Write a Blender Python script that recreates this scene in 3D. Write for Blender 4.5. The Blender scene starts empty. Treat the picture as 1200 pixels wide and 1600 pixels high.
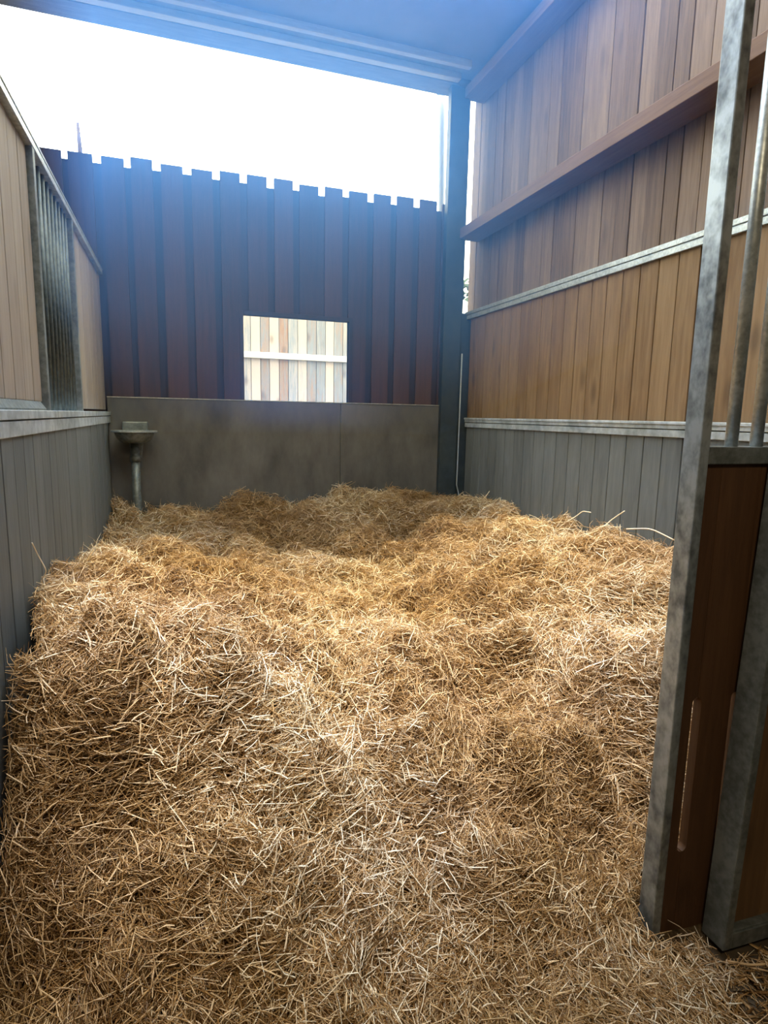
import bpy, math, random
import numpy as np
from mathutils import Matrix, Vector
random.seed(7); rng = np.random.default_rng(11)
C = bpy.context.scene.collection
EYE = 1.57
D = 4.8          # back wall plane
XL = -0.456      # left partition face
XR = 2.33        # right partition face
YF = 1.24        # stall front plane

# ------------------------------------------------------------------ helpers
class MB:
    """collects boxes, tubes and prisms; build() links them as one mesh with a per-piece 'tone'"""
    def __init__(s): s.v = []; s.f = []; s.t = []
    def add(s, vs, fs, tone=None):
        b = len(s.v); tone = random.random() if tone is None else tone
        s.v += [tuple(v) for v in vs]; s.t += [tone]*len(vs)
        s.f += [tuple(b+i for i in f) for f in fs]
        return s
    def box(s, x0, x1, y0, y1, z0, z1, tone=None):
        vs = [(x, y, z) for z in (z0, z1) for y in (y0, y1) for x in (x0, x1)]
        return s.add(vs, [(0,2,3,1),(4,5,7,6),(0,1,5,4),(2,6,7,3),(0,4,6,2),(1,3,7,5)], tone)
    def prism(s, pts, axis, a, b, tone=None):
        """polygon pts in the plane across axis, from a to b along axis"""
        n = len(pts)
        def P(p, c):
            return {'x': (c, p[0], p[1]), 'y': (p[0], c, p[1]), 'z': (p[0], p[1], c)}[axis]
        vs = [P(p, a) for p in pts] + [P(p, b) for p in pts]
        fs = [tuple(range(n-1, -1, -1)), tuple(range(n, 2*n))] + [(i, (i+1) % n, n+(i+1) % n, n+i) for i in range(n)]
        return s.add(vs, fs, tone)
    def tube(s, path, r, seg=10, tone=None, caps=True):
        path = [Vector(p) for p in path]; n = len(path); vs = []; fs = []
        rr = r if isinstance(r, (list, tuple)) else [r]*n
        up = Vector((0.13, 0.21, 0.97))
        for i, p in enumerate(path):
            d = (path[min(i+1, n-1)]-path[max(i-1, 0)]).normalized()
            u = d.cross(up)
            if u.length < .2: u = d.cross(Vector((1, 0, 0)))
            u.normalize(); w = d.cross(u)
            for k in range(seg):
                a = 2*math.pi*k/seg
                vs.append(p + (u*math.cos(a) + w*math.sin(a))*rr[i])
        for i in range(n-1):
            for k in range(seg):
                k2 = (k+1) % seg
                fs.append((i*seg+k, i*seg+k2, (i+1)*seg+k2, (i+1)*seg+k))
        if caps: fs += [tuple(range(seg-1, -1, -1)), tuple(range((n-1)*seg, n*seg))]
        return s.add(vs, fs, tone)
    def lathe(s, prof, c, seg=28, tone=None, sy=1.0):
        vs = []; fs = []; n = len(prof)
        for r, z in prof:
            for k in range(seg):
                a = 2*math.pi*k/seg; vs.append((c[0]+r*math.cos(a), c[1]+sy*r*math.sin(a), c[2]+z))
        for i in range(n-1):
            for k in range(seg):
                k2 = (k+1) % seg; fs.append((i*seg+k, i*seg+k2, (i+1)*seg+k2, (i+1)*seg+k))
        return s.add(vs, fs, tone)
    def build(s, name, mat, parent=None, bevel=0, smooth=False, kind=None):
        me = bpy.data.meshes.new(name); me.from_pydata(s.v, [], s.f); me.update()
        at = me.attributes.new('tone', 'FLOAT', 'POINT'); at.data.foreach_set('value', np.array(s.t, dtype=np.float32))
        if smooth:
            for p in me.polygons: p.use_smooth = True
        o = bpy.data.objects.new(name, me); C.objects.link(o); me.materials.append(mat)
        if bevel:
            m = o.modifiers.new('bevel', 'BEVEL'); m.width = bevel; m.segments = 2; m.limit_method = 'ANGLE'; m.angle_limit = math.radians(50)
        if parent is not None: o.parent = parent; o.matrix_parent_inverse = parent.matrix_world.inverted()
        if kind: o['kind'] = kind
        return o
def tag(o, label=None, cat=None, group=None, kind=None):
    if label: o['label'] = label
    if cat: o['category'] = cat
    if group: o['group'] = group
    if kind: o['kind'] = kind
    return o
def thing(name, loc, label, cat, group=None, kind=None):
    o = bpy.data.objects.new(name, None); C.objects.link(o); o.location = loc; o.empty_display_size = .1
    bpy.context.view_layer.update()
    return tag(o, label, cat, group, kind)

# ------------------------------------------------------------------ materials
def newmat(name):
    m = bpy.data.materials.new(name); m.use_nodes = True; nt = m.node_tree; nt.nodes.clear()
    out = nt.nodes.new('ShaderNodeOutputMaterial'); b = nt.nodes.new('ShaderNodeBsdfPrincipled')
    nt.links.new(b.outputs[0], out.inputs[0]); return m, nt, b
def nd(nt, t, **kw):
    n = nt.nodes.new(t)
    for k, v in kw.items():
        if k.startswith('i_'): n.inputs[k[2:].replace('_', ' ')].default_value = v
        else: setattr(n, k, v)
    return n
def ramp(nt, stops, fac):
    r = nt.nodes.new('ShaderNodeValToRGB'); e = r.color_ramp.elements
    while len(e) < len(stops): e.new(.5)
    for el, (p, c) in zip(e, stops): el.position = p; el.color = (*c, 1)
    nt.links.new(fac, r.inputs[0]); return r.outputs[0]
def mixc(nt, fac, a, b, mode='MIX'):
    m = nt.nodes.new('ShaderNodeMix'); m.data_type = 'RGBA'; m.blend_type = mode
    for sock, v in ((m.inputs[0], fac), (m.inputs[6], a), (m.inputs[7], b)):
        if isinstance(v, (int, float)): sock.default_value = v
        elif isinstance(v, tuple): sock.default_value = (*v, 1)
        else: nt.links.new(v, sock)
    return m.outputs[2]
def noise(nt, scale, sc=(1, 1, 1), detail=4, rough=.6, off=None, dist=0):
    tc = nd(nt, 'ShaderNodeNewGeometry'); mp = nd(nt, 'ShaderNodeMapping'); mp.inputs['Scale'].default_value = sc
    src = tc.outputs['Position']
    if off is not None:
        va = nd(nt, 'ShaderNodeVectorMath', operation='ADD'); nt.links.new(src, va.inputs[0]); nt.links.new(off, va.inputs[1]); src = va.outputs[0]
    nt.links.new(src, mp.inputs[0])
    n = nd(nt, 'ShaderNodeTexNoise'); n.inputs['Scale'].default_value = scale; n.inputs['Detail'].default_value = detail
    n.inputs['Roughness'].default_value = rough; n.inputs['Distortion'].default_value = dist
    nt.links.new(mp.outputs[0], n.inputs['Vector']); return n.outputs['Fac']
def bump(nt, b, h, strength=.3, dist=.01):
    n = nd(nt, 'ShaderNodeBump'); n.inputs['Strength'].default_value = strength; n.inputs['Distance'].default_value = dist
    nt.links.new(h, n.inputs['Height']); nt.links.new(n.outputs[0], b.inputs['Normal'])

def wood(name, stops, grain=(14, 14, 0.9), rough=.7, knots=.5, tonew=.55, bs=.25):
    """boards: 'tone' picks each board's shade, stretched noise is the grain, voronoi the knots"""
    m, nt, b = newmat(name)
    at = nd(nt, 'ShaderNodeAttribute', attribute_name='tone')
    sc = nd(nt, 'ShaderNodeMath', operation='MULTIPLY'); sc.inputs[1].default_value = 37.0; nt.links.new(at.outputs['Fac'], sc.inputs[0])
    cx = nd(nt, 'ShaderNodeCombineXYZ')
    for i in range(3): nt.links.new(sc.outputs[0], cx.inputs[i])
    g = noise(nt, 3.0, grain, 6, .65, cx.outputs[0], .6)
    g2 = noise(nt, 1.1, (3, 3, .8), 3, .5, cx.outputs[0])
    # fac = tone*tonew + grain
    a1 = nd(nt, 'ShaderNodeMath', operation='MULTIPLY_ADD'); a1.inputs[1].default_value = tonew
    nt.links.new(at.outputs['Fac'], a1.inputs[0])
    a2 = nd(nt, 'ShaderNodeMath', operation='MULTIPLY_ADD'); a2.inputs[1].default_value = 1.3; a2.inputs[2].default_value = -.45
    nt.links.new(g, a2.inputs[0]); nt.links.new(a2.outputs[0], a1.inputs[2])
    a3 = nd(nt, 'ShaderNodeMath', operation='MULTIPLY_ADD'); a3.inputs[1].default_value = .5
    nt.links.new(g2, a3.inputs[0]); nt.links.new(a1.outputs[0], a3.inputs[2])
    a4 = nd(nt, 'ShaderNodeMath', operation='SUBTRACT'); a4.inputs[1].default_value = .22; a4.use_clamp = True
    nt.links.new(a3.outputs[0], a4.inputs[0])
    col = ramp(nt, stops, a4.outputs[0])
    if knots:
        tc = nd(nt, 'ShaderNodeNewGeometry'); va = nd(nt, 'ShaderNodeVectorMath', operation='ADD')
        nt.links.new(tc.outputs['Position'], va.inputs[0]); nt.links.new(cx.outputs[0], va.inputs[1])
        mp = nd(nt, 'ShaderNodeMapping'); mp.inputs['Scale'].default_value = (5, 7, 2.6); nt.links.new(va.outputs[0], mp.inputs[0])
        vo = nd(nt, 'ShaderNodeTexVoronoi'); vo.inputs['Scale'].default_value = 1.0; nt.links.new(mp.outputs[0], vo.inputs['Vector'])
        kf = nd(nt, 'ShaderNodeMapRange'); kf.inputs[1].default_value = .08; kf.inputs[2].default_value = .24; kf.inputs[3].default_value = knots; kf.inputs[4].default_value = 0
        nt.links.new(vo.outputs['Distance'], kf.inputs[0])
        dark = tuple(c*.35 for c in stops[0][1])
        col = mixc(nt, kf.outputs[0], col, dark)
    nt.links.new(col, b.inputs['Base Color']); b.inputs['Roughness'].default_value = rough
    b.inputs['Specular IOR Level'].default_value = .35
    bump(nt, b, g, bs, .004)
    return m
def metal(name, c0, c1, metallic=.6, rough=.5, scale=60, bs=.15, stretch=(1, 1, 1)):
    m, nt, b = newmat(name)
    n1 = noise(nt, scale, stretch, 3, .6); n2 = noise(nt, scale*.12, stretch, 5, .65)
    n = nd(nt, 'ShaderNodeMath', operation='MULTIPLY_ADD'); n.inputs[1].default_value = .5; nt.links.new(n1, n.inputs[0])
    h = nd(nt, 'ShaderNodeMath', operation='MULTIPLY'); h.inputs[1].default_value = .5; nt.links.new(n2, h.inputs[0]); nt.links.new(h.outputs[0], n.inputs[2])
    nt.links.new(ramp(nt, [(.40, c0), (.60, c1)], n.outputs[0]), b.inputs['Base Color'])
    b.inputs['Metallic'].default_value = metallic; b.inputs['Roughness'].default_value = rough
    bump(nt, b, n.outputs[0], bs, .003); return m
def flat(name, c0, c1, scale=3, sc=(1, 1, 1), rough=.8, bs=.2, dist=.004, spec=.4, detail=6):
    m, nt, b = newmat(name); n = noise(nt, scale, sc, detail, .65)
    nt.links.new(ramp(nt, [(.3, c0), (.7, c1)], n), b.inputs['Base Color'])
    b.inputs['Roughness'].default_value = rough; b.inputs['Specular IOR Level'].default_value = spec
    bump(nt, b, n, bs, dist); return m

M = {}
M['part'] = wood('partition_boards', [(0, (.14,.08,.04)), (.45, (.23,.145,.075)), (1, (.32,.215,.12))], tonew=.32)
M['partL'] = wood('left_partition_boards', [(0, (.24,.19,.155)), (.5, (.34,.285,.24)), (1, (.44,.38,.32))], knots=.35)
M['outer'] = wood('outer_wall_boards', [(0, (.085,.058,.045)), (.45, (.17,.118,.09)), (1, (.27,.20,.155))], knots=.3, tonew=.5, bs=.5)
M['beam'] = wood('rail_timber', [(0, (.12,.07,.05)), (.5, (.17,.105,.075)), (1, (.22,.145,.105))], grain=(14, .9, 14), knots=0)
M['back'] = wood('dark_stained_boards', [(0, (.035,.022,.018)), (.5, (.062,.033,.026)), (1, (.09,.048,.036))], knots=0, tonew=.5)
M['backlap'] = wood('dark_stained_lap_boards', [(0, (.018,.015,.018)), (.5, (.036,.024,.025)), (1, (.055,.034,.03))], knots=0)
M['grey'] = wood('grey_kick_boards', [(0, (.105,.117,.12)), (.5, (.16,.175,.178)), (1, (.215,.235,.24))], grain=(10, 10, 1.2), knots=0, tonew=.25, rough=.6, bs=.15)
M['brown'] = wood('brown_front_boards', [(0, (.055,.026,.012)), (.5, (.09,.043,.02)), (1, (.13,.065,.03))], knots=.3)
M['doorwood'] = wood('door_boards', [(0, (.10,.055,.025)), (.5, (.16,.09,.04)), (1, (.21,.125,.06))], knots=.3)
M['fence'] = wood('sunlit_boards', [(0, (.19,.09,.045)), (.25, (.24,.17,.13)), (.5, (.17,.20,.24)), (.75, (.30,.28,.27)), (1, (.38,.33,.30))], knots=.5, tonew=1.0)
M['galv'] = metal('galvanised_steel', (.36,.41,.44), (.62,.68,.70), .55, .42, 70)
M['galvdark'] = metal('weathered_galvanised_steel', (.13,.15,.155), (.25,.28,.285), .45, .5, 45)
M['barL'] = metal('dull_steel_bars', (.06,.08,.08), (.12,.145,.145), .4, .5, 40)
M['post'] = metal('mottled_galvanised_post', (.15,.175,.195), (.46,.52,.56), .6, .36, 30, .25, (1, 1, .7))
M['ledge'] = metal('grimy_galvanised_ledge', (.34,.39,.42), (.66,.72,.76), .35, .45, 18, .1)
M['steel'] = metal('painted_steel_column', (.03,.045,.062), (.05,.07,.09), .2, .5, 12)
M['ceil'] = flat('roof_sheeting', (.20,.23,.26), (.30,.33,.36), 2, rough=.6)
M['purlin'] = flat('purlin_paint', (.42,.46,.50), (.58,.62,.65), 8, (1, 6, 6), rough=.6)
M['fascia'] = flat('eave_timber', (.10,.11,.13), (.18,.19,.21), 5, (1, 8, 8), rough=.7)
M['kick'] = flat('grey_kick_sheet', (.06,.06,.062), (.16,.158,.155), 3.4, (1, 1, .45), rough=.5, bs=.15, detail=9)
M['concrete'] = flat('dirty_concrete', (.045,.034,.022), (.12,.09,.06), 7, rough=.9, bs=.6, dist=.01)
M['aisle'] = flat('aisle_wall_render', (.10,.09,.08), (.16,.15,.13), 3)
M['yard'] = flat('yard_ground', (.10,.10,.09), (.16,.15,.13), 2)
M['leaf'] = flat('hedge_foliage', (.02,.045,.03), (.06,.10,.06), 6, rough=.8, bs=1, dist=.1)
M['white'] = flat('pale_rail_paint', (.42,.42,.41), (.5,.5,.49), 6, rough=.6)
M['pipe'] = flat('pale_grey_pipe', (.30,.34,.40), (.38,.42,.48), 5, rough=.4)
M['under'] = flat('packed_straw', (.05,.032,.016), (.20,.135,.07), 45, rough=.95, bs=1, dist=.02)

# straw: every stalk has its own 'tone'
def strawmat(name):
    m, nt, b = newmat(name)
    at = nd(nt, 'ShaderNodeAttribute', attribute_name='tone')
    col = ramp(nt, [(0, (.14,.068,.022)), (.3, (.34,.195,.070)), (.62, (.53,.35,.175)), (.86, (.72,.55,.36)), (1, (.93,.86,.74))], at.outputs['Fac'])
    n = noise(nt, 1.6, (1, 1, 1), 3, .6)
    col = mixc(nt, .6, col, ramp(nt, [(.35, (1, .90, .62)), (.65, (1, .93, .86))], n), 'MULTIPLY')
    nt.links.new(col, b.inputs['Base Color']); b.inputs['Roughness'].default_value = .38
    b.inputs['Specular IOR Level'].default_value = .55
    return m
M['straw'] = strawmat('straw')

# ------------------------------------------------------------------ setting
XA, XB = -4.6, 2.40           # building side walls
YB = -3.2                     # far wall of the aisle, behind the camera
ZC = 4.17                     # ceiling
MB().box(XA, XB+.1, YB, D+.1, -.12, 0).build('floor', M['concrete'], kind='structure')
MB().box(-30, 30, D+.1, 40, -.14, -.02).box(-30, 30, -30, YB, -.14, -.02).build('ground', M['yard'], kind='structure')
SK = (-.80, 2.15, 1.22, 3.52)   # unseen roof opening, added and sized to light the straw: x0 x1 y0 y1
c = MB()
c.box(XA, XB+.12, YB, SK[2], ZC, ZC+.06); c.box(XA, XB+.12, SK[3], D+.1, ZC, ZC+.06)
c.box(XA, SK[0], SK[2], SK[3], ZC, ZC+.06); c.box(SK[1], XB+.12, SK[2], SK[3], ZC, ZC+.06)
c.build('ceiling', M['ceil'], kind='structure')
MB().box(XA, XB+.1, YB-.1, YB, 0, ZC).build('wall_front', M['aisle'], kind='structure')
MB().box(XA-.1, XA, YB, D+.1, 0, ZC).build('wall_left', M['aisle'], kind='structure')

# back wall: two layers of vertical boards, toothed along the top, with a window hole
W0, W1, WZ0, WZ1 = .495, 1.315, 1.672, 2.305
def board_xz(mb, x0, x1, y0, y1, z0, z1):
    t = random.random()
    cx = (x0+x1)/2
    if x1 > W0 and x0 < W1:
        if x0 < W0: mb.box(x0, W0, y0, y1, z0, z1, t); x0 = W0
        if x1 > W1: mb.box(W1, x1, y0, y1, z0, z1, t); x1 = W1
        mb.box(x0, x1, y0, y1, z0, WZ0, t); mb.box(x0, x1, y0, y1, WZ1, z1, t)
    else: mb.box(x0, x1, y0, y1, z0, z1, t)
front = MB(); lap = MB()
p = .194; x = -.242 - p*22
gaps = []
while x < 2.2: gaps.append(x); x += p
for g in gaps:
    gx0 = g+random.uniform(-.006, .006); w = random.uniform(.044, .056)
    x0 = gx0; x1 = min(gx0+p-w, 2.13)
    if x1-x0 > .02: board_xz(front, x0, x1, D, D+.022, .3, 3.283+random.uniform(-.012, .010))
    if gx0-.09 < 2.0: board_xz(lap, gx0-w-.045, gx0+.045, D+.024, D+.044, .3, 3.283-random.uniform(.045, .065))
lap.box(1.98, 2.30, D+.024, D+.044, .3, 3.225, .4)
wb = lap.build('wall_back', M['backlap'], kind='structure')
front.build('cladding_boards', M['back'], wb)
MB().box(XA, 2.1, D+.046, D+.1, 3.05, 3.17).box(XA, 2.1, D+.046, D+.1, 1.45, 1.6).build('cladding_rail', M['backlap'], wb)
fr = MB(); fr.box(W0-.03, W0, D-.006, D+.06, WZ0-.02, WZ1+.03).box(W1, W1+.03, D-.006, D+.06, WZ0-.02, WZ1+.03).box(W0, W1, D-.006, D+.06, WZ1, WZ1+.03)
fr.build('window_1', M['backlap'], kind='structure', bevel=.003)

# eave: beam, underside strip and purlins above the opening
e = MB(); e.box(XA, XB+.1, D-.10, D+.10, EYE+2.553, ZC); e.build('trim_1', M['fascia'], kind='structure', bevel=.004)
MB().box(XA, 2.14, D-.165, D-.105, ZC-.045, ZC).build('trim_2', M['purlin'], kind='structure', bevel=.004)
MB().box(XA, 2.14, D-.345, D-.30, ZC-.05, ZC).build('trim_3', M['purlin'], kind='structure', bevel=.004)

# right outer wall: boards behind three girts
XO = 2.395
ow = MB(); y = D+.10
while y > YB:
    w = random.choice((.125, .13, .135, .105, .12)); g = random.choice((.002, .004, .009, .003))
    dx = random.uniform(0, .008)
    ow.box(XO+dx, XO+dx+.022, y-w, y-g, 0, 4.12); y -= w
wr = ow.build('wall_right', M['outer'], kind='structure')
MB().box(XO+.034, XO+.06, YB, D-.14, 0, ZC).build('backing_sheet', M['backlap'], wr)
g = MB(); g.box(2.215, XO, YB, D-.05, EYE+1.432, EYE+1.512); g.build('girt', M['beam'], wr, bevel=.004)
g = MB(); g.box(2.215, XO, YB, D-.05, EYE+2.475, EYE+2.552); g.build('girt', M['beam'], wr, bevel=.004)

# ------------------------------------------------------------------ corner column, drain pipe
col = thing('steel_column', (2.19, D, 0), 'dark blue-grey steel column in the far right corner of the stall', 'column')
MB().box(2.10, 2.255, D-.08, D-.015, 0, EYE+2.552).build('shaft', M['steel'], col, bevel=.003)
MB().box(2.258, 2.40, D-.055, D-.045, 0, EYE+.86).build('cover_plate', M['steel'], col)
MB().box(2.255, 2.285, D-.04, D-.02, 0, EYE+2.552).build('flange', M['steel'], col)
MB().tube([(2.268, D-.093, 2.1), (2.268, D-.09, 1.5), (2.264, D-.092, 1.0), (2.285, D-.11, .90), (2.31, D-.14, .86)], .006, 8).build('cable', M['pipe'], col, smooth=True)
pp = thing('drain_pipe', (2.19, 5.1, 0), 'pale vertical drain pipe outside, beside the corner column', 'pipe')
MB().tube([(2.21, 5.1, 0), (2.21, 5.1, 3.3), (2.185, 5.1, 4.15), (2.175, 5.1, 4.3)], .028, 14).build('downpipe', M['pipe'], pp, smooth=True)
MB().tube([(2.17, 5.1, 4.24), (2.17, 5.1, 4.31)], .04, 14).build('pipe_collar', M['pipe'], pp, smooth=True)

# ------------------------------------------------------------------ kick panel at the back
kp = thing('kick_panel', (.85, D-.02, 0), 'wide grey kick panel below the window on the back wall', 'wall panel')
k = MB(); k.box(XL-.01, 1.243, D-.035, D-.005, .0, EYE+.098, .3); k.box(1.246, 2.118, D-.034, D-.005, .0, EYE+.096, .6)
k.build('panel_sheet', M['kick'], kp, bevel=.002)
MB().box(XL-.01, 2.118, D-.04, D-.002, EYE+.098, EYE+.104).build('edge_strip', M['galv'], kp)

# ------------------------------------------------------------------ boards helper along Y
def boards_y(x0, x1, ya, yb, z0, z1, pitch, gap=.004, start=None):
    mb = MB(); y = start if start is not None else yb
    while y > ya+.01:
        lo = max(y-pitch, ya); dx = random.uniform(0, .0015)
        mb.box(x0+dx, x1+dx, lo+gap/2, min(y, yb)-gap/2, z0, z1); y -= pitch
    return mb

# ------------------------------------------------------------------ right partition
rp = thing('stall_partition', (XR+.02, 2.9, 0), 'right-hand stall partition, honey-brown boards over grey boards', 'partition')
YN = -1.2
boards_y(XR+.002, XR+.04, YN, D-.06, EYE+.0, EYE+.83, .131, .007, 4.70).build('upper_boards', M['part'], rp, bevel=.003)
tag(boards_y(XR, XR+.04, YN, D-.06, 0, EYE-.07, .131, .006, 4.70).build('lower_boards', M['grey'], rp, bevel=.0025), 'grey tongue and groove boards')
lg = MB(); lg.prism([(XR-.014, EYE-.034), (XR+.05, EYE-.034), (XR+.05, EYE+.003), (XR-.014, EYE+.003)], 'y', YN, D-.09)
lg.box(XR-.020, XR+.05, YN, D-.09, EYE-.012, EYE+.003)
lg.box(XR-.010, XR+.05, YN, D-.09, EYE-.075, EYE-.039)
lg.build('ledge_rail', M['ledge'], rp, bevel=.002)
tc = MB(); tc.box(XR-.012, XR+.055, YN, D-.02, EYE+.812, EYE+.842); tc.box(XR-.006, XR+.05, YN, D-.02, EYE+.842, EYE+.848); tc.box(XR-.014, XR+.055, YN, D-.02, EYE+.848, EYE+.874)
tc.build('top_channel', M['galv'], rp, bevel=.002)

MB().box(XR+.041, XR+.055, YN, D-.06, 0, EYE+.81).build('backing_sheet', M['backlap'], rp)

# ------------------------------------------------------------------ left partition
lp = thing('stall_partition', (XL-.02, 3.0, 0), 'left-hand stall partition, boards beside a barred opening', 'partition')
ZT0, ZT1 = EYE+.925, EYE+.962
XF = XL-.022
boards_y(XF-.03, XF, YF, 2.60, EYE+.03, ZT0, .131, .006, 2.60).build('upper_boards', M['partL'], lp, bevel=.003)
boards_y(XF-.03, XF, 3.52, D-.03, EYE+.01, ZT0, .131, .004, D-.03).build('upper_boards', M['partL'], lp, bevel=.003)
tag(boards_y(XL-.034, XL, YF, D-.04, 0, EYE-.075, .131, .006, 2.288+.131*18).build('lower_boards', M['grey'], lp, bevel=.0025), 'grey tongue and groove boards')
MB().box(XL-.05, XL+.002, YF, D-.04, ZT0, ZT1-.012).box(XL-.055, XL+.004, YF, D-.04, ZT1-.010, ZT1).build('top_rail', M['galv'], lp, bevel=.002)
MB().box(XL-.055, XL+.012, YF, D-.04, EYE-.030, EYE-.002).box(XL-.05, XL+.008, YF, D-.04, EYE-.080, EYE-.034).build('ledge_rail', M['ledge'], lp, bevel=.002)
MB().prism([(XL-.03, EYE-.002), (XL+.0, EYE-.002), (XL+.0, EYE+.004), (XL-.018, EYE+.030), (XL-.03, EYE+.03)], 'y', YF, 2.55).build('board_clip', M['galvdark'], lp)
for yy in (2.625, 3.49):
    MB().box(XL-.045, XL, yy-.018, yy+.018, EYE-.002, ZT0).build('stile', M['galvdark'], lp, bevel=.002)
for i in range(9):
    yy = 2.725+i*.085
    MB().tube([(XL-.024, yy, EYE-.002), (XL-.024, yy, ZT0)], .0085, 10).build('bar', M['barL'], lp, smooth=True)

# ------------------------------------------------------------------ stall front on the right: post, rail, bars, slotted boards
fp = thing('stall_front', (1.7, YF+.03, 0), 'fixed stall front, galvanised post with bars over slotted brown boards', 'stall front')
tag(MB().box(1.290, 1.322, 1.234, 1.294, 0, 2.9).build('post', M['post'], fp, bevel=.0035), 'galvanised corner post')
PX1 = 2.33
MB().box(1.323, PX1, 1.240, 1.290, EYE-.109, EYE-.062).build('mid_rail', M['galvdark'], fp, bevel=.003)
MB().box(1.323, PX1, 1.240, 1.290, 2.80, 2.85).build('top_rail', M['galvdark'], fp, bevel=.003)
for i in range(10):
    bx = 1.427+i*.0905
    MB().tube([(bx, 1.265, EYE-.062), (bx, 1.265, 2.80)], .0165, 16).build('bar', M['galv'], fp, smooth=True)
def slotted(x0, x1, L, R, z0, z1, s0=.30, s1=.79, w=.016):
    pts = [(x0, z0), (x1, z0)]
    def arc(x, sgn, up):
        seq = []
        for k in range(9):
            a = math.pi/2*k/8
            seq.append((x - sgn*w*math.sin(a), (s0+w-w*math.cos(a))))
        top = [(x_, s0+s1-z_) for x_, z_ in reversed(seq)]
        s = seq+top
        return s if up else s[::-1]
    if R: pts += arc(x1, 1, True)
    pts += [(x1, z1), (x0, z1)]
    if L: pts += arc(x0, -1, False)
    return pts
bd = MB(); xs = [1.323, 1.390, 1.535, 1.70, 1.855, 2.01, 2.165, 2.32]
for i in range(len(xs)-1):
    bd.prism(slotted(xs[i]+.001, xs[i+1]-.001, i > 0, i < len(xs)-2, .01, EYE-.109), 'y', 1.252, 1.280)
bd.build('slotted_boards', M['brown'], fp)

# sliding door standing open in front of it
dr = thing('sliding_door', (1.9, 1.19, .02), 'open stall door at the right edge, steel frame around brown boards', 'door')
DY0, DY1 = 1.148, 1.226
MB().box(1.475, 1.479, DY0, DY1, .015, 2.42).box(1.479, 1.505, DY0, DY0+.03, .015, 2.42).build('stile', M['galvdark'], dr, bevel=.002)
MB().box(1.505, 2.45, DY0, DY0+.03, .015, .065).box(1.505, 2.45, DY0+.005, DY1, .065, .07).build('bottom_rail', M['galvdark'], dr, bevel=.002)
MB().box(1.505, 2.45, DY0, DY0+.04, EYE-.11, EYE-.06).build('mid_rail', M['galvdark'], dr, bevel=.002)
MB().box(1.505, 2.45, DY0, DY0+.04, 2.37, 2.42).build('top_rail', M['galvdark'], dr, bevel=.002)
MB().box(2.45, 2.50, DY0, DY0+.04, .015, 2.42).build('stile', M['galvdark'], dr, bevel=.002)
b = MB(); x = 1.507
while x < 2.44: b.box(x, min(x+.132, 2.45), DY0+.030, DY0+.055, .07, EYE-.11); x += .135
b.build('door_boards', M['doorwood'], dr)
for i in range(9):
    bx = 1.60+i*.095
    MB().tube([(bx, DY0+.02, EYE-.06), (bx, DY0+.02, 2.37)], .0125, 12).build('bar', M['galv'], dr, smooth=True)

dr.rotation_euler = (0, math.radians(2.0), 0)

# ------------------------------------------------------------------ drinker
dk = thing('water_drinker', (-.29, D-.18, 1.0), 'grey metal automatic drinker bowl on a pipe in the far left corner', 'drinker')
bowl = MB(); cb = (-.285, D-.21, 1.36)
bowl.lathe([(.0, -.01), (.07, -.005), (.105, .012), (.125, .045), (.132, .072), (.120, .072), (.112, .045), (.09, .018), (.0, .01)], cb, 32, sy=.92)
bowl.build('bowl', M['galvdark'], dk, smooth=True)
rim = MB(); rim.lathe([(.118, .070), (.152, .070), (.152, .080), (.118, .080), (.118, .070)], cb, 32, sy=.92)
tag(rim.build('rim', M['galv'], dk), 'shiny rim')
MB().box(-.37, -.20, D-.10, D-.036, 1.40, 1.50).build('valve_box', M['galvdark'], dk, bevel=.008)
MB().prism([(-.335, 1.37), (-.235, 1.37), (-.25, 1.24), (-.32, 1.24)], 'y', D-.08, D-.036).build('bracket', M['galvdark'], dk, bevel=.003)
tag(MB().tube([(-.29, D-.14, 1.38), (-.29, D-.14, .3)], .030, 16).build('pipe', M['galvdark'], dk, smooth=True), 'upright supply pipe')
MB().tube([(-.29, D-.14, 1.22), (-.29, D-.14, 1.26)], .038, 16).build('pipe_collar', M['galvdark'], dk, smooth=True)

# ------------------------------------------------------------------ outside: board wall, hedge, mast
FY = 9.6
ob = thing('timber_outbuilding', (1.5, FY, 0), 'sunlit weathered board wall of another building seen through the window', 'building')
b = MB(); x = -6.0
while x < 4.2:
    w = random.uniform(.13, .15); b.box(x, x+w-.008, FY, FY+.022, 0, 4.3, random.random()); x += w
b.build('cladding', M['fence'], ob)
tag(MB().box(-6, 4.2, FY-.06, FY, 2.41, 2.50).build('wall_rail', M['white'], ob, bevel=.004), 'pale horizontal rail')
MB().box(-6, 4.2, FY+.03, FY+3, 0, 4.2).build('core', M['backlap'], ob)
def blob_tree(name, cx, cy, r, h, label):
    n = 900; th = rng.uniform(0, 2*np.pi, n); z = rng.uniform(-1, 1, n)
    t = thing(name, (cx, cy, 0), label, 'tree')
    mb = MB()
    for i in range(n):
        rr = math.sqrt(1-z[i]**2)*r*rng.uniform(.75, 1.05); c0 = Vector((cx+rr*math.cos(th[i]), cy+rr*math.sin(th[i]), h*.6+z[i]*h*.42))
        a = Vector(rng.normal(size=3)).normalized()*.22; bb = Vector(rng.normal(size=3)).normalized()*.22
        mb.add([c0-a, c0+bb, c0+a, c0-bb], [(0, 1, 2, 3)])
    mb.build('foliage', M['leaf'], t); MB().tube([(cx, cy, 0), (cx, cy, h*.6)], .12, 8).build('trunk', M['backlap'], t)
for i, (tx, ty) in enumerate([(10.3, 21)]):
    blob_tree('tree', tx, ty, 1.9, 6.4, 'green tree beyond the yard, seen through the gap beside the corner column')
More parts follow.
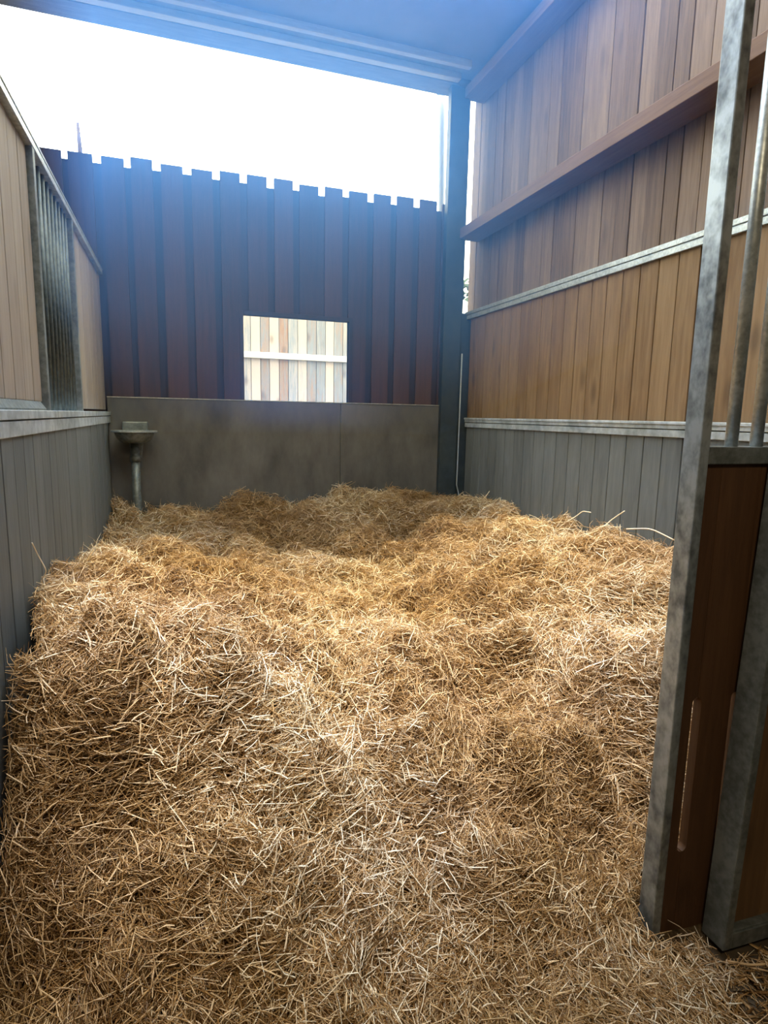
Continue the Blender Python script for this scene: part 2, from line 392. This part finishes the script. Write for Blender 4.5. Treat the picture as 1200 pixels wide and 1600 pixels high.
mp_ = MB().tube([(-1.98, 17, 0), (-1.97, 17, 7.7), (-1.99, 17, 8.25)], [.06, .05, .03], 8).build('mast', M['backlap'], smooth=True)
tag(mp_, 'thin dark mast rising above the toothed boards at the upper left', 'mast')

# ------------------------------------------------------------------ straw bed
CP = [  # x, y, height
 (-.43,4.75,.93),(-.2,4.75,.86),(0,4.75,.86),(.25,4.75,.92),(.7,4.75,.93),(1.25,4.75,.95),(1.63,4.75,.985),(1.93,4.75,.88),(2.25,4.7,.84),
 (2.3,4.45,.88),(2.3,4.08,.965),(2.3,3.63,.935),(2.3,3.4,.93),(2.3,3.1,.915),(2.3,2.75,.965),(2.3,2.55,1.0),(2.3,2.3,.96),(2.3,1.9,.93),(2.3,1.55,.85),
 (-.44,4.2,.85),(-.44,3.56,.86),(-.44,2.97,.88),(-.44,2.4,1.0),(-.43,2.1,1.03),(-.40,1.85,.98),
 (-.2,2.8,.86),(-.15,3.4,.80),(-.15,4.1,.78),(-.15,2.3,.92),(-.15,1.9,.90),(.15,2.4,.76),(.1,1.85,.82),
 (.2,3.9,.62),(.25,3.3,.63),(.5,4.2,.72),(1.0,4.2,.70),(1.5,4.2,.72),(1.9,4.1,.78),(.6,4.5,.84),(1.2,4.5,.86),
 (.5,3.5,.60),(1.0,3.5,.60),(1.4,3.5,.64),(1.75,3.5,.76),(2.0,3.6,.88),(1.8,3.0,.80),(2.0,2.5,.90),(1.6,2.5,.76),
 (.5,2.9,.62),(1.0,2.9,.58),(1.4,2.9,.64),(.5,2.3,.66),(1.0,2.3,.60),(1.35,2.2,.64),(1.7,2.1,.80),(1.9,1.75,.82),(1.6,1.75,.66),
 (-.44,1.68,.80),(-.44,1.5,.46),(-.2,1.64,.80),(-.2,1.5,.44),(.15,1.62,.72),(.15,1.48,.42),(.45,1.75,.60),(.45,1.55,.40),(.8,1.8,.53),(.8,1.6,.40),(1.15,1.85,.54),(1.1,1.55,.32),(1.25,1.38,.16),(1.45,1.6,.45),(1.5,1.4,.2),(1.8,1.45,.35),(2.2,1.35,.4),
 (-.5,1.25,.24),(0,1.25,.23),(.5,1.3,.21),(.9,1.25,.13),(1.2,1.2,.05),(1.45,1.24,.035),(1.35,1.22,.05),(-.5,.9,.12),(0,.9,.12),(.5,.9,.09),(.9,.9,.05),(1.3,.95,.015),(1.6,1.1,-.01),(1.8,1.27,.03),
 (-.5,.4,.05),(.3,.4,.04),(.9,.4,.02),(1.4,.4,-.01),(1.9,.9,-.02),(2.2,1.15,-.01)]
P = np.array(CP)
def rbf_fit(P, lam=2e-3):
    d = np.linalg.norm(P[:, None, :2]-P[None, :, :2], axis=2); K = np.where(d > 0, d, 0)   # linear kernel: crisp, no overshoot
    n = len(P); A = np.zeros((n+1, n+1)); A[:n, :n] = -K - lam*np.eye(n)*-1; A[:n, n] = 1; A[n, :n] = 1
    return np.linalg.solve(A, np.append(P[:, 2], 0))
Wt = rbf_fit(P)
G = .015
gx = np.arange(-.62, 2.40, G); gy = np.arange(.3, 4.80, G)
GX, GY = np.meshgrid(gx, gy, indexing='ij')
H = np.full(GX.shape, Wt[-1])
for i, (a, b_, _) in enumerate(CP): H += Wt[i]*-np.hypot(GX-a, GY-b_)
def blur(A, n=2):
    for _ in range(n):
        B = np.pad(A, 1, mode='edge')
        A = (B[:-2, 1:-1]+B[2:, 1:-1]+B[1:-1, :-2]+B[1:-1, 2:]+4*B[1:-1, 1:-1])/8
    return A
H = blur(H, 12)
depthmask = np.clip((H-.06)/.25, 0, 1)         # loose litter lies thin towards the aisle
L = np.zeros_like(H)
for _ in range(150):                            # forkfuls
    a, b_ = rng.uniform(-.5, 2.35), rng.uniform(.9, 4.8); r = rng.uniform(.12, .26); s = rng.uniform(.6, 1.6); th = rng.uniform(0, 3.14)
    u = (GX-a)*math.cos(th)+(GY-b_)*math.sin(th); v = -(GX-a)*math.sin(th)+(GY-b_)*math.cos(th)
    q = (u/r)**2+(v/(r*s))**2
    L = np.maximum(L, rng.uniform(.05, .16)*np.clip(1-q, 0, 1)**.6)
S = np.zeros_like(H)
for _ in range(170):
    a, b_ = rng.uniform(-.5, 2.35), rng.uniform(.9, 4.8); r = rng.uniform(.09, .2)
    q = ((GX-a)**2+(GY-b_)**2)/r**2; S += rng.choice([-1.6, .9])*rng.uniform(.02, .055)*np.clip(1-q, 0, 1)**1.3
for _ in range(1500):
    a, b_ = rng.uniform(-.5, 2.35), rng.uniform(.9, 4.8); r = rng.uniform(.035, .10)
    i0, i1 = np.searchsorted(gx, [a-r, a+r]); j0, j1 = np.searchsorted(gy, [b_-r, b_+r])
    q = ((GX[i0:i1, j0:j1]-a)**2+(GY[i0:i1, j0:j1]-b_)**2)/r**2
    S[i0:i1, j0:j1] += rng.choice([-1.8, 1, 1])*rng.uniform(.010, .034)*np.clip(1-q, 0, 1)
L = L-L.mean()
wallmask = .3+.7*np.clip(np.minimum(np.minimum(GX-XL, XR-GX), D-GY)/.45, 0, 1)
H2 = np.maximum(blur(H+(L*wallmask+S)*(.12+.88*depthmask), 1), H*0-.03)
NXg, NYg = np.gradient(H2, G)
# base surface
nx, ny = H2.shape
idx = np.arange(nx*ny).reshape(nx, ny)
base_h = H2-.03-.04*depthmask
base_h = np.where(H2 < .02, -.03, base_h)
vv = np.stack([GX, GY, base_h], -1).reshape(-1, 3)
ff = np.stack([idx[:-1, :-1], idx[1:, :-1], idx[1:, 1:], idx[:-1, 1:]], -1).reshape(-1, 4)
keep = np.ones(len(ff), bool)
cxx = vv[ff].mean(1)
keep &= ~((cxx[:, 0] < XL+.012) & (cxx[:, 1] > 1.2)) & ~((cxx[:, 0] > XR-.012)) & ~(cxx[:, 1] > D-.05)
keep &= ~((cxx[:, 0] < XL+.09-.0) & (cxx[:, 1] < 2.05) & (cxx[:, 1] > 1.74))
ff = ff[keep]

def samp(A, x, y):
    fx = np.clip((x-gx[0])/G, 0, nx-1.001); fy = np.clip((y-gy[0])/G, 0, ny-1.001)
    i = fx.astype(int); j = fy.astype(int); fx -= i; fy -= j
    return A[i, j]*(1-fx)*(1-fy)+A[i+1, j]*fx*(1-fy)+A[i, j+1]*(1-fx)*fy+A[i+1, j+1]*fx*fy

def fast_mesh(name, V, F, tone, mat):
    """V (n,3), F (m,4) int, tone (n,)"""
    me = bpy.data.meshes.new(name); me.vertices.add(len(V)); me.vertices.foreach_set('co', V.astype(np.float32).ravel())
    me.loops.add(F.size); me.loops.foreach_set('vertex_index', F.astype(np.int32).ravel())
    me.polygons.add(len(F)); me.polygons.foreach_set('loop_start', np.arange(0, F.size, 4, dtype=np.int32))
    me.update(calc_edges=True)
    at = me.attributes.new('tone', 'FLOAT', 'POINT'); at.data.foreach_set('value', tone.astype(np.float32))
    me.materials.append(mat); me.validate()
    return me

def strands(x, y, off, length, width, tone, tilt, coh=.6):
    n = len(x)
    sx, sy = samp(NXg, x, y), samp(NYg, x, y)
    N = np.stack([-sx, -sy, np.ones(n)], -1); N /= np.linalg.norm(N, axis=1)[:, None]
    phi = rng.uniform(0, 2*np.pi, n)
    flow = 2.2*np.sin(1.9*x+1.3*y)+1.7*np.sin(3.1*y-2.3*x+1)+1.1*np.sin(5.7*x+.7)+np.sin(6.3*y)
    c_ = rng.random(n) < coh
    phi = np.where(c_, flow+rng.normal(0, .7, n), phi)
    T = np.stack([np.cos(phi), np.sin(phi), np.zeros(n)], -1)
    T -= (T*N).sum(1)[:, None]*N; T /= np.linalg.norm(T, axis=1)[:, None]
    T += N*rng.normal(0, tilt, n)[:, None]; T /= np.linalg.norm(T, axis=1)[:, None]
    Cn = np.stack([x, y, samp(H2, x, y)], -1)+N*off[:, None]
    B = np.cross(T, N); B /= np.linalg.norm(B, axis=1)[:, None]
    bend = (B*rng.normal(0, .055, n)[:, None]+N*(-np.abs(rng.normal(0, .05, n)))[:, None])*length[:, None]
    kink = rng.uniform(.35, .65, n)
    p0 = Cn-T*(length*.5)[:, None]; p2 = Cn+T*(length*.5)[:, None]; p1 = p0+(p2-p0)*kink[:, None]-bend
    P3 = np.stack([p0, p1, p2], 1)                       # n,3,3
    # cross-section: a shallow three-sided stalk
    a0 = rng.uniform(0, 2*np.pi, n); Nn = np.cross(B, T)
    V = np.empty((n, 3, 3, 3)); 
    tap = np.array([.8, 1.0, .55])
    for k in range(3):
        a = a0+k*2.0944
        o = (np.cos(a)[:, None]*B+np.sin(a)[:, None]*Nn)*(width*.5)[:, None]
        for r_ in range(3): V[:, r_, k] = P3[:, r_]+o*tap[r_]
    return V
QUADS = np.array([[r*3+k, r*3+(k+1) % 3, (r+1)*3+(k+1) % 3, (r+1)*3+k] for r in range(2) for k in range(3)])
def to_mesh(name, V, tone, mat):
    n = len(V); F = (QUADS[None]+(np.arange(n)*9)[:, None, None]).reshape(-1, 4)
    return fast_mesh(name, V.reshape(-1, 3), F, np.repeat(tone, 9), mat)

def inside(V, x, y):
    """drop stalks that would poke through boards or the post"""
    mn = V.reshape(len(V), -1, 3).min(1); mx = V.reshape(len(V), -1, 3).max(1)
    ok = (mx[:, 0] < XR-.002) | (y < 1.1); ok &= (mn[:, 0] > XL+.002) | (y < 1.15)
    ok &= mx[:, 1] < D-.042
    ok &= ~((mx[:, 0] > 2.105) & (mx[:, 1] > D-.09))
    ok &= ~((mx[:, 0] > 1.285) & (mn[:, 1] < 1.30) & (mx[:, 1] > 1.225))
    ok &= ~((mx[:, 0] > 1.47) & (mn[:, 1] < 1.30) & (mx[:, 1] > 1.14))
    ok &= ~((mn[:, 0] < XL+.075+.03*np.sin(9*y)) & (y < 2.06) & (y > 1.76))
    ok &= mn[:, 2] > -.02
    ok &= ~((mn[:, 0] < -.25) & (mx[:, 0] > -.33) & (mx[:, 1] > D-.17))
    return ok

def scatter(n, region, offs, lens, wids, tmin, tmax, tilt, coh, mind=.03, pw=None):
    x = rng.uniform(region[0], region[1], n*3); y = rng.uniform(region[2], region[3], n*3)
    area = np.sqrt(1+samp(NXg, x, y)**2+samp(NYg, x, y)**2)
    hh = samp(H2, x, y)
    dist = np.sqrt(x**2+y**2+(EYE-hh)**2)
    w = area*np.clip(1.9/dist, .45, 1.15)*np.clip((hh+.02)/.05, 0, 1)
    keep = rng.random(len(x)) < w/np.percentile(w, 98)
    x, y = x[keep][:n], y[keep][:n]; m = len(x)
    off = offs(m); ln = lens(m); wd = wids(m)
    tone = np.clip(rng.uniform(tmin, tmax, m)+.18*(np.sin(4.1*x+2*y)*np.sin(3.3*y-x)), 0, 1)
    # the bedding in the front heap is older and browner in patches
    V = strands(x, y, off, ln, wd, tone, tilt, coh)
    ok = inside(V, x, y)
    return V[ok], tone[ok]
REG = (XL, XR, .45, D-.05)
parts = [
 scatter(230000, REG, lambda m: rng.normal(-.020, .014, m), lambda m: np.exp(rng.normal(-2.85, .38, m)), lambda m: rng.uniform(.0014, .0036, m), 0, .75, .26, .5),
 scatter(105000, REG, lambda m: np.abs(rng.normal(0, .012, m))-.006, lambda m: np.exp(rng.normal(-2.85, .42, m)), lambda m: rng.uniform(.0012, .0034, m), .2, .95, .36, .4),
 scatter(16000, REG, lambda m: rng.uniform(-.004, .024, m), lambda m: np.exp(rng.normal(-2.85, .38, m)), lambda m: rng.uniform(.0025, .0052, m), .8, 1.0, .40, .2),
 scatter(2500, REG, lambda m: rng.uniform(.01, .04, m), lambda m: np.exp(rng.normal(-2.2, .3, m)), lambda m: rng.uniform(.0015, .003, m), .5, 1.0, .75, .2),
]
V = np.concatenate([p_[0] for p_ in parts]); T = np.concatenate([p_[1] for p_ in parts])
n = len(V); F = (QUADS[None]+(np.arange(n)*9)[:, None, None]).reshape(-1, 4)
sb = thing('straw_bed', (.9, 2.5, 0), 'deep golden straw bedding heaped across the whole stall floor', 'straw', kind='stuff')
me = fast_mesh('straw', V.reshape(-1, 3), F, np.repeat(T, 9), M['straw'])
o = bpy.data.objects.new('straw_bed', me); 
bpy.data.objects.remove(sb); o.name = 'straw_bed'; C.objects.link(o)
tag(o, 'deep golden straw bedding heaped across the whole stall floor', 'straw', kind='stuff')
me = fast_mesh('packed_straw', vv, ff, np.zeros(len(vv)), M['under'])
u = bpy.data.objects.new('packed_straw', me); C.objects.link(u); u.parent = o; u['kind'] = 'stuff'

# loose straw scattered on the aisle floor
nl = 2600
x = rng.uniform(1.15, 2.1, nl*3); y = rng.uniform(.55, 1.14, nl*3)
kp_ = rng.random(nl*3) < np.clip(.9-(x-1.15)*1.1, .10, 1); x, y = x[kp_][:nl], y[kp_][:nl]; m = len(x)
phi = rng.uniform(0, 6.28, m); ln = np.exp(rng.normal(-3.3, .5, m))
Tn = np.stack([np.cos(phi), np.sin(phi), rng.normal(0, .05, m)], -1); Cn = np.stack([x, y, .004+rng.random(m)*.006], -1)
Bv = np.stack([-np.sin(phi), np.cos(phi), np.zeros(m)], -1)
Vl = np.empty((m, 3, 3, 3)); w_ = rng.uniform(.0015, .004, m)
for k in range(3):
    a = k*2.0944; off_ = (np.cos(a)*Bv+np.array([0, 0, math.sin(a)]))*(w_*.5)[:, None]
    for r_ in range(3): Vl[:, r_, k] = Cn+Tn*((r_-1)*ln*.5)[:, None]+off_+(Bv*(rng.normal(0, .05, m)*ln)[:, None] if r_ == 1 else 0)
lo = to_mesh('loose_straw', Vl, rng.uniform(.0, .75, m), M['straw'])
o2 = bpy.data.objects.new('loose_straw', lo); C.objects.link(o2)
tag(o2, 'bits of loose straw scattered on the bare floor by the open door', 'straw', kind='stuff')

# single stalks that stand out
def stalk(pts, r, label, tone=.95):
    p_ = [Vector(q_) for q_ in pts]; path = []
    for i in range(len(p_)-1):
        a, b_ = p_[i], p_[i+1]
        for k in range(5): path.append(a.lerp(b_, k/5))
    path.append(p_[-1])
    for _ in range(2): path = [path[0]]+[(path[i-1]+path[i]*2+path[i+1])/4 for i in range(1, len(path)-1)]+[path[-1]]
    ob_ = MB().tube(path, r, 7, tone).build('straw_stalk', M['straw'], smooth=True)
    return tag(ob_, label, 'straw stalk', 'single straw stalks')
STK = []

# ------------------------------------------------------------------ camera
cam = bpy.data.cameras.new('camera'); co = bpy.data.objects.new('camera', cam); C.objects.link(co)
FPX, YAW, PIT, ROLL = 944.9, .32922, .15656, .019585
cam.sensor_fit = 'HORIZONTAL'; cam.sensor_width = 36; cam.lens = FPX/1200*36; cam.clip_start = .02; cam.clip_end = 200
fwd = Vector((math.sin(YAW)*math.cos(PIT), math.cos(YAW)*math.cos(PIT), -math.sin(PIT)))
right = Vector((math.cos(YAW), -math.sin(YAW), 0)); up = right.cross(fwd)
r2 = right*math.cos(ROLL)+up*math.sin(ROLL); u2 = -right*math.sin(ROLL)+up*math.cos(ROLL)
mat = Matrix((( r2.x, u2.x, -fwd.x, 0), (r2.y, u2.y, -fwd.y, 0), (r2.z, u2.z, -fwd.z, EYE), (0, 0, 0, 1)))
co.matrix_world = mat
bpy.context.scene.camera = co

# a few stalks placed where they lie in the stall
stalk([(-.43, 2.12, 1.03), (-.40, 2.08, 1.07), (-.425, 2.08, 1.13), (-.43, 2.05, 1.17)], .0018, 'long straw stalk standing up against the left grey boards')
stalk([(2.20, 3.05, .96), (2.25, 3.02, 1.0), (2.28, 3.0, 1.035), (2.285, 2.93, 1.037)], .003, 'bent pale straw stalk against the right grey boards, leftmost of three')
stalk([(2.18, 2.68, 1.0), (2.22, 2.67, 1.04), (2.26, 2.62, 1.095)], .003, 'pale straw stalk leaning up against the right grey boards, middle of three')
stalk([(2.14, 2.46, 1.03), (2.22, 2.38, 1.045), (2.28, 2.28, 1.0)], .0035, 'pale curved straw stalk beside the galvanised post, rightmost of three')
stalk([(1.475, 1.135, .012), (1.53, 1.10, .014), (1.60, 1.085, .012)], .0035, 'long yellow straw stalk lying on the bare floor in front of the door', .7)

# ------------------------------------------------------------------ light
w = bpy.data.worlds.new('sky'); bpy.context.scene.world = w; w.use_nodes = True; nt = w.node_tree
bg = nt.nodes['Background']; bg.inputs[0].default_value = (.88, .94, 1.0, 1); bg.inputs[1].default_value = 6.5
def portal(name, loc, rot, sx, sy):
    l = bpy.data.lights.new(name, 'AREA'); l.shape = 'RECTANGLE'; l.size = sx; l.size_y = sy; l.cycles.is_portal = True
    ob_ = bpy.data.objects.new(name, l); ob_.location = loc; ob_.rotation_euler = rot; C.objects.link(ob_)
portal('portal_eave', ((XA+2.12)/2, D+.12, 3.70), (math.radians(-90), 0, 0), 2.12-XA, .86)
portal('portal_roof', ((SK[0]+SK[1])/2, (SK[2]+SK[3])/2, ZC+.07), (0, 0, 0), SK[1]-SK[0], SK[3]-SK[2])
portal('portal_window', ((W0+W1)/2, D+.08, (WZ0+WZ1)/2), (math.radians(-90), 0, 0), W1-W0, WZ1-WZ0)
portal('portal_gap', (2.33, D+.05, 3.2), (math.radians(-90), 0, 0), .10, 1.9)

sun = bpy.data.lights.new('sun', 'SUN'); sun.energy = 8; sun.angle = math.radians(14); sun.color = (.97, .97, 1)
so = bpy.data.objects.new('sun', sun); C.objects.link(so); so.rotation_euler = Vector((.07, .07, -1)).to_track_quat('-Z', 'Y').to_euler()

fill = bpy.data.lights.new('warm_fill', 'AREA'); fill.shape = 'DISK'; fill.size = .45; fill.energy = 38; fill.color = (1, .80, .50)  # added warm fill on the front straw and door, no such source seen
la = bpy.data.objects.new('warm_fill', fill); C.objects.link(la); la.location = (-.5, -.9, 3.6)
la.rotation_euler = Vector((.35, .55, -1)).to_track_quat('-Z', 'Y').to_euler()

# added scattering volume that stands in for blue lens glare over the back wall
hm = bpy.data.materials.new('glare_veil'); hm.use_nodes = True; nt = hm.node_tree; nt.nodes.clear()
out = nt.nodes.new('ShaderNodeOutputMaterial'); vs_ = nt.nodes.new('ShaderNodeVolumeScatter')
vs_.inputs['Color'].default_value = (.085, .30, 1, 1); vs_.inputs['Density'].default_value = .26; vs_.inputs['Anisotropy'].default_value = .66
nt.links.new(vs_.outputs[0], out.inputs['Volume'])
hz = MB().prism([(D-.11, 1.42), (D-.11, 4.08), (1.5, 4.08), (2.5, 1.95)], 'x', XL+.03, 2.09).build('glare_veil', hm)
tag(hz, 'pale blue veil of lens glare, added as haze under the roof in front of the dark back wall', 'haze', kind='stuff')

sc = bpy.context.scene
sc.view_settings.view_transform = 'Standard'; sc.view_settings.look = 'None'; sc.view_settings.gamma = 1; sc.view_settings.exposure = 0
sc.view_settings.use_curve_mapping = False
sc.cycles.max_bounces = 6; sc.cycles.diffuse_bounces = 4; sc.cycles.glossy_bounces = 3
sc.cycles.sample_clamp_indirect = 6
